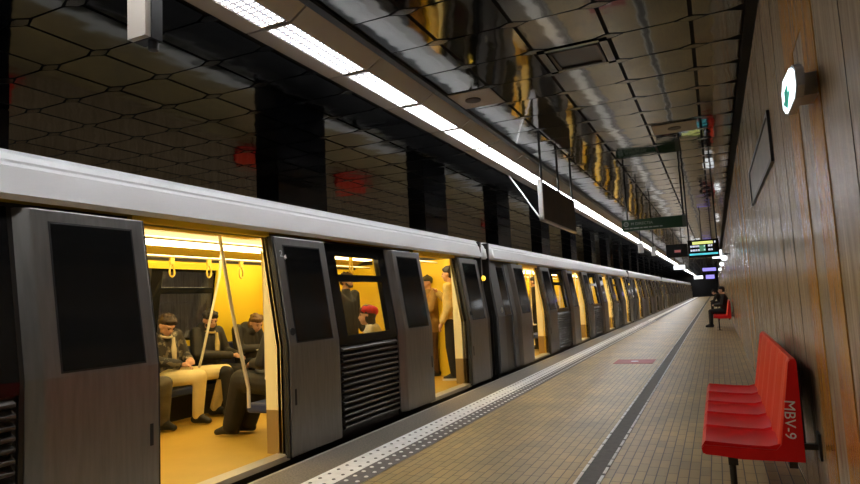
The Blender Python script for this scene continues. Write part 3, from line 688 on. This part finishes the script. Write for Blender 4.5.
def person(label, loc, rz, base, over, jacket, trousers, shoes, hair, hairlen=0.0, beard=None, hat=None, scale=1.0, group=None, collar=None, hood=False, head_yaw=0.0, head_pitch=0.0, coat_len=0.0, fingers=True, vox=.009, wide=1.0):
    P = dict(base); P.update(over)
    def J(k, s): 
        v = P.get(k+('R' if s > 0 else 'L'))
        if v is not None: return Vector(v)
        v = P[k]; return Vector((v[0]*s, v[1], v[2]))
    t = thing('person', label, 'person', loc, rz, group); t.scale = (scale,)*3
    hd = Vector(P['head']); nk = Vector(P['neck']); ch = Vector(P['chest']); pv = Vector(P['pelvis'])
    rot = Matrix.Rotation(head_yaw, 3, 'Z') @ Matrix.Rotation(-head_pitch, 3, 'X')
    def H(x, y, z): return hd+rot @ Vector((x, y, z))
    caps = [(pv, ch, .115, .12), (ch, nk, .10, .055), (nk, hd+rot @ Vector((0, -.02, -.03)), .054, .056)]; balls = [(ch, (.14, .10, .14))]
    # head: skull, face, jaw, nose, ears, brow
    balls += [(H(0, -.012, .022), .088), (H(0, -.03, .03), .084), (H(0, .026, -.03), .066), (H(0, .04, -.072), .040)]
    caps += [(H(0, .078, .012), H(0, .098, -.022), .010, .014), (H(-.03, .074, .022), H(.03, .074, .022), .013, .013), (H(-.018, .078, -.052), H(.018, .078, -.052), .009, .009)]
    for s in (-1, 1): balls.append((H(s*.082, -.008, -.005), (.014, .020, .030)))
    hands = []
    for s in (-1, 1):
        S, E, Wr, Hp, K, A = J('sh', s), J('elbow', s), J('wrist', s), J('hip', s), J('knee', s), J('ankle', s)
        caps += [(ch+Vector((s*.08, 0, .06)), S, .07, .055), (S, E, .050, .040), (E, Wr, .040, .027), (pv, Hp, .10, .09), (Hp, K, .085, .055), (K, A, .056, .036)]
        toe = P.get('toe'+('R' if s > 0 else 'L')); fd = Vector(toe) if toe else Vector((s*.03, 1, 0)); fd.normalize()
        caps.append((A-Vector((0, 0, .05)), A+fd*.14-Vector((0, 0, .065)), .032, .024))
        d = (Wr-E).normalized(); hdz = P.get('handdir'+('R' if s > 0 else 'L'))
        if hdz: d = Vector(hdz).normalized()
        up = Vector((0, 0, 1)) if abs(d.z) < .8 else Vector((0, 1, 0)); side = d.cross(up).normalized(); nrm = side.cross(d)
        palm = Wr+d*.055; balls.append((palm, .032)); caps += [(Wr, Wr+d*.08+side*.022, .024, .015), (Wr, Wr+d*.08-side*.022, .024, .015)]
        if fingers:
            for k, ln in enumerate((.068, .078, .073, .056)):
                o_ = side*(k-1.5)*.0195; r0 = Wr+d*.085+o_; m1 = r0+d*ln*.5-nrm*.012; m2 = m1+d*ln*.30-nrm*.028
                caps += [(r0, m1, .0095, .009), (m1, m2, .009, .0085)]
            tb = Wr+d*.035-side*s*.028; caps += [(tb, tb+d*.035-side*s*.025-nrm*.008, .011, .010), (tb+d*.035-side*s*.025-nrm*.008, tb+d*.062-side*s*.02-nrm*.02, .010, .009)]
    body = put(fused(caps, balls, vox, 2), 'body', M['skin'], t)
    for s in (-1, 1):
        b = MB(); b.ball(H(s*.031, .083, .006), (.013, .008, .007), 10, 7); b.build('eye', M['eye'], t)
        b = MB(); b.tube([H(s*.016, .090, .026), H(s*.035, .088, .031), H(s*.052, .076, .024)], .004, 6); b.build('eyebrow', hair, t)
    b = MB(); b.tube([H(-.022, .085, -.052), H(0, .091, -.050), H(.022, .085, -.052)], [.004, .007, .004], 6); b.build('mouth', M['lips'], t)
    # jacket
    c = []; bl = []
    for s in (-1, 1):
        S, E, Wr, Hp = J('sh', s), J('elbow', s), J('wrist', s), J('hip', s)
        low = pv+Vector((s*.075, .0, -.02-coat_len*0))
        c += [(ch+Vector((s*.085, 0, .05)), S, .10, .078), (S, E, .080, .068), (E, Wr-(Wr-E)*.06, .068, .052), (low, ch+Vector((s*.07, 0, .02)), .125, .122)]
        if coat_len:
            K = J('knee', s); c.append((Hp, Hp+(K-Hp)*coat_len, .125, .115))
    c.append((pv, ch, .14, .13)); c.append((ch+Vector((0, 0, .08)), nk-Vector((0, 0, .03)), .10, .075))
    if hood: bl += [(nk+Vector((0, -.085, .0)), (.125, .085, .095))]
    put(fused(c, bl, .012, 4), 'jacket', jacket, t)
    if collar:
        b = MB(); b.tube([nk+Vector((.068*math.cos(a), .012+.060*math.sin(a), -.025+.02*(-math.sin(a)))) for a in [6.283*j/16 for j in range(16)]], .013, 8, True)
        b.tube([nk+Vector((-.04, .09, -.05)), nk+Vector((0, .14, -.18)), Vector((0, max(ch.y, pv.y)+.155, (ch.z+pv.z)/2))], [.018, .030, .022], 8); b.build('collar', collar, t)
    # trousers
    c = [(pv-Vector((0, 0, .02)), pv+Vector((0, 0, .06)), .135, .13)]
    for s in (-1, 1):
        Hp, K, A = J('hip', s), J('knee', s), J('ankle', s)
        c += [(pv, Hp, .12, .108), (Hp, K, .108, .082*wide), (K, A+(K-A)*.02, .080*wide, .064*wide)]
    put(fused(c, [], .012, 4), 'trousers', trousers, t)
    for s in (-1, 1):
        A = J('ankle', s); toe = P.get('toe'+('R' if s > 0 else 'L')); fd = Vector(toe) if toe else Vector((s*.03, 1, 0)); fd.normalize()
        heel = A-fd*.045-Vector((0, 0, .045)); tip = A+fd*.155-Vector((0, 0, .058)); mid = A+fd*.08-Vector((0, 0, .04))
        sh = put(fused([(A+Vector((0, 0, .02)), heel, .05, .045), (heel, mid, .045, .046), (mid, tip, .045, .032), (A+Vector((0, 0, .01)), mid, .048, .042)], [], .009, 2), 'shoe', shoes[0], t)
        if len(shoes) > 1:
            b = MB(); q = A.z-.088; sd = Vector((-fd.y, fd.x, 0)); ring = []
            for u, wd in ((-.10, .03), (-.06, .045), (.06, .05), (.14, .044), (.19, .025)): ring.append((u, wd))
            pts = [A+fd*u+sd*wd for u, wd in ring]+[A+fd*u-sd*wd for u, wd in ring[::-1]]
            lo = [(p.x, p.y, q) for p in pts]; hi = [(p.x, p.y, q+.03) for p in pts]; n = len(pts)
            b.mesh(lo+hi, [(i, (i+1) % n, n+(i+1) % n, n+i) for i in range(n)]+[tuple(range(n)), tuple(range(n, 2*n))]); b.build('sole', shoes[1], sh)
    # hair: a cap over skull, sides and back with a clean hairline
    if hat is None or hairlen:
        cp = [(H(0, -.02, .05), (.094, .096, .078)), (H(0, -.048, .01), (.088, .074, .085)), (H(0, .045, .082), (.070, .048, .032)), (H(0, .046, .062), (.060, .040, .024))]
        if hairlen: cp += [(H(0, -.06, -.05-hairlen*.5), (.085, .055, .07+hairlen*.5)), (H(.07, -.02, -.03), (.03, .05, .07)), (H(-.07, -.02, -.03), (.03, .05, .07))]
        rnd = random.Random(len(label))
        for k in range(26):
            a, e = rnd.uniform(0, 6.28), rnd.uniform(.0, 1.3); cp.append((H(.085*math.cos(a)*math.cos(e), -.018+.085*math.sin(a)*math.cos(e), .048+.078*math.sin(e)), .024))
        cp = [c_ for c_ in cp if not ((rot.inverted() @ (Vector(c_[0])-hd)).y > .055 and (rot.inverted() @ (Vector(c_[0])-hd)).z < .06)]
        put(fused([], cp, .008, 2), 'hair', hair, t)
    if beard:
        put(fused([(H(-.058, .035, -.045), H(-.03, .066, -.082), .020, .018), (H(.058, .035, -.045), H(.03, .066, -.082), .020, .018), (H(-.03, .066, -.084), H(.03, .066, -.084), .020, .020), (H(-.02, .084, -.037), H(.02, .084, -.037), .006, .006)], [], .006, 1), 'beard', beard, t)
    if hat:
        kind, hm = hat
        if kind == 'beret': put(fused([], [(H(0, -.03, .072), (.118, .122, .062)), (H(.02, -.07, .055), (.10, .09, .07)), (H(0, -.03, .13), .012)], .009, 3), 'beret', hm, t)
        else: put(fused([], [(H(0, -.016, .055), (.098, .104, .075)), (H(0, -.03, .02), (.092, .085, .06)), (H(0, -.02, .118), .03)], .009, 3), 'knit_cap', hm, t)
    return t
CL = dict(
 black=cloth('black_jacket', (.010, .009, .008), .65, .3, 9, .006, 10), puffer=cloth('black_puffer', (.012, .010, .008), .6, .35, 6, .014, 9), black_t=cloth('black_trousers', (.012, .011, .012), .8),
 beige=cloth('pale_trousers', (.80, .68, .36), .8, .08, 7, .006, 6), shoe_black=cloth('black_shoes', (.012, .011, .010), .5), tan=cloth('tan_coat', (.30, .18, .055), .8, .2), brown_t=cloth('brown_trousers', (.10, .05, .022), .8),
 grey=cloth('light_grey_jacket', (.48, .45, .40), .7, .2), red=cloth('red_knit', (.50, .012, .018), .85, .2, 30), green=cloth('dark_green_knit', (.06, .055, .025), .9), cream=cloth('cream_hoodie', (.62, .52, .34), .85, .1),
 grey_t=cloth('grey_trousers', (.10, .09, .07), .8), yellow_sh=cloth('pale_shirt', (.55, .42, .16), .8), hair_dk=cloth('dark_hair', (.012, .008, .006), .6, .3, 40), hair_br=cloth('brown_hair', (.030, .015, .007), .6, .3, 40), hair_bl=cloth('fair_hair', (.13, .07, .025), .6, .3, 40))
def camo():
    m = mat('patterned_camouflage_jacket', (.06, .05, .04), .6); nt, N, L, bs = add_nodes(m)
    tc = N.new('ShaderNodeTexCoord'); n = N.new('ShaderNodeTexNoise'); n.inputs['Scale'].default_value = 11; n.inputs['Detail'].default_value = 3; L.new(tc.outputs['Object'], n.inputs['Vector'])
    r = N.new('ShaderNodeValToRGB'); r.color_ramp.interpolation = 'CONSTANT'; e = r.color_ramp.elements; e[0].color = (.022, .018, .014, 1); e[1].position = .52; e[1].color = (.13, .11, .075, 1); k = e.new(.63); k.color = (.38, .33, .24, 1)
    L.new(n.outputs['Fac'], r.inputs[0]); L.new(r.outputs[0], bs.inputs['Base Color']); return m
CL['camo'] = camo()
FZ = .06; FR = -math.pi/2      # facing +x (towards the platform)
# far bench of the nearest car
person('seated young person with brown hair in patterned jacket and pale trousers, knees wide', (-5.90, 5.36, FZ), FR, SIT, dict(kneeL=(-.62, .34, .55), ankleL=(-.62, .16, .10), toeL=(-.35, 1, 0), hipL=(-.14, .04, .54), kneeR=(-.04, .50, .55), ankleR=(-.14, .36, .10), toeR=(-.1, 1, 0), wristR=(.04, .28, .70), wristL=(-.12, .26, .74), head=(.05, .10, 1.14), neck=(.03, .04, 1.05)), CL['camo'], CL['beige'], (CL['shoe_black'],), CL['hair_br'], collar=CL['cream'], head_pitch=.6, head_yaw=-.15)
person('seated bearded man with short black hair in black puffer jacket looking at phone', (-5.92, 6.06, FZ), FR, SIT, dict(wristR=(-.10, .30, .72), wristL=(-.20, .29, .72), head=(.02, .07, 1.17), neck=(0, .02, 1.06)), CL['puffer'], CL['black_t'], (CL['shoe_black'],), CL['hair_dk'], beard=CL['hair_dk'], collar=CL['yellow_sh'], head_pitch=.32, head_yaw=-.35, hood=True)
person('seated person with fair hair in dark padded jacket reading white sheets', (-5.92, 6.80, FZ), FR, SIT, dict(wristR=(-.03, .33, .76), wristL=(-.15, .33, .80), head=(-.04, .12, 1.09), neck=(-.01, .06, 1.03)), CL['puffer'], CL['black_t'], (CL['shoe_black'],), CL['hair_bl'], hairlen=.02, head_pitch=.5, head_yaw=-.25, hood=True)
person('seated person left of the open door, only grey trouser leg and shoe showing', (-5.92, 4.78, FZ), FR, SIT, dict(kneeL=(-.20, .44, .53), ankleL=(-.30, .30, .10)), CL['black'], CL['grey_t'], (CL['shoe_black'],), CL['hair_dk'])
# near bench of the nearest car
person('seated person in long black coat and black boots just inside the open door', (-3.98, 5.08, FZ), -FR, SIT, dict(kneeL=(-.06, .48, .56), ankleL=(-.02, .66, .10), toeL=(-.35, 1, 0), kneeR=(.22, .46, .55), ankleR=(.16, .60, .10), toeR=(-.4, 1, 0)), CL['black'], CL['black_t'], (CL['shoe_black'],), CL['hair_dk'], coat_len=.95, wide=1.45)
person('woman in red beret and light grey jacket seen through the train window', (-3.98, 6.84, FZ), math.pi/2+.45, SIT, dict(head=(0, .05, 1.13), neck=(0, 0, 1.01), sh=(.185, -.01, .95), chest=(0, -.03, .86)), CL['grey'], CL['black_t'], (CL['shoe_black'],), CL['hair_dk'], hairlen=.08, hat=('beret', CL['red']), head_yaw=.2)
person('standing bearded man in black seen through the train window behind the red beret', (-5.0, 7.9, FZ), -math.pi/2-.15, STAND, dict(), CL['black'], CL['black_t'], (CL['shoe_black'],), CL['hair_br'], beard=CL['hair_dk'], scale=1.0)
# second door
person('standing person in tan coat and dark knit cap inside the second open door', (-4.55, 9.85, FZ), math.pi-.6, STAND, dict(wristL=(-.08, .28, 1.22), elbowL=(-.24, .12, 1.16)), CL['tan'], CL['brown_t'], (CL['shoe_black'],), CL['hair_dk'], hat=('cap', CL['green']), coat_len=.25, scale=.98)
person('dark haired person in pale top, black trousers, white soled shoes in second doorway', (-3.95, 9.42, FZ), math.pi/2+.15, STAND, dict(wristR=(.10, .24, 1.36), elbowR=(.25, .08, 1.16)), CL['yellow_sh'], CL['black_t'], (CL['shoe_black'], M['sole']), CL['hair_dk'], scale=1.04)
person('dark clothed person standing inside the first door of the second car', (-4.05, 15.0, FZ), math.pi/2, STAND, dict(), CL['black'], CL['black_t'], (CL['shoe_black'],), CL['hair_dk'], fingers=False, vox=.012)
# platform
person('person in black seated on the red bench further along the platform', (.20, 23.3, 0), math.pi/2, SIT, dict(), CL['black'], CL['black_t'], (CL['shoe_black'],), CL['hair_dk'], fingers=False, vox=.012)
person('distant person in black leaning forward on the farthest red bench', (.18, 36.6, 0), math.pi/2, SIT, dict(neck=(0, .22, 1.0), chest=(0, .12, .86), sh=(.185, .18, .95), head=(0, .32, 1.10), elbow=(.2, .34, .66), wrist=(.08, .48, .62)), CL['black'], CL['black_t'], (CL['shoe_black'],), CL['hair_dk'], fingers=False, vox=.012, head_pitch=.4)
# things they hold
t = thing('phone', 'dark phone in the hands of the bearded seated man', 'phone', (-5.545, 6.25, .79)); off = (-5.545, 6.25, .79)
b = MB(); b.box(-5.58, -5.51, 6.215, 6.29, .790, .80); b.build('phone_case', M['rubber'], t, off, .003); b = MB(); b.box(-5.575, -5.515, 6.22, 6.285, .800, .8015); b.build('screen', M['glass_dark'], t, off)
b = MB()
b.hexa([(-5.62, 6.62, .80), (-5.48, 6.62, .79), (-5.48, 6.96, .87), (-5.62, 6.96, .88), (-5.62, 6.62, .806), (-5.48, 6.62, .796), (-5.48, 6.96, .876), (-5.62, 6.96, .886)])
tag(b.build('paper_sheets', M['sole']), 'white sheets held by the fair haired seated person', 'paper')
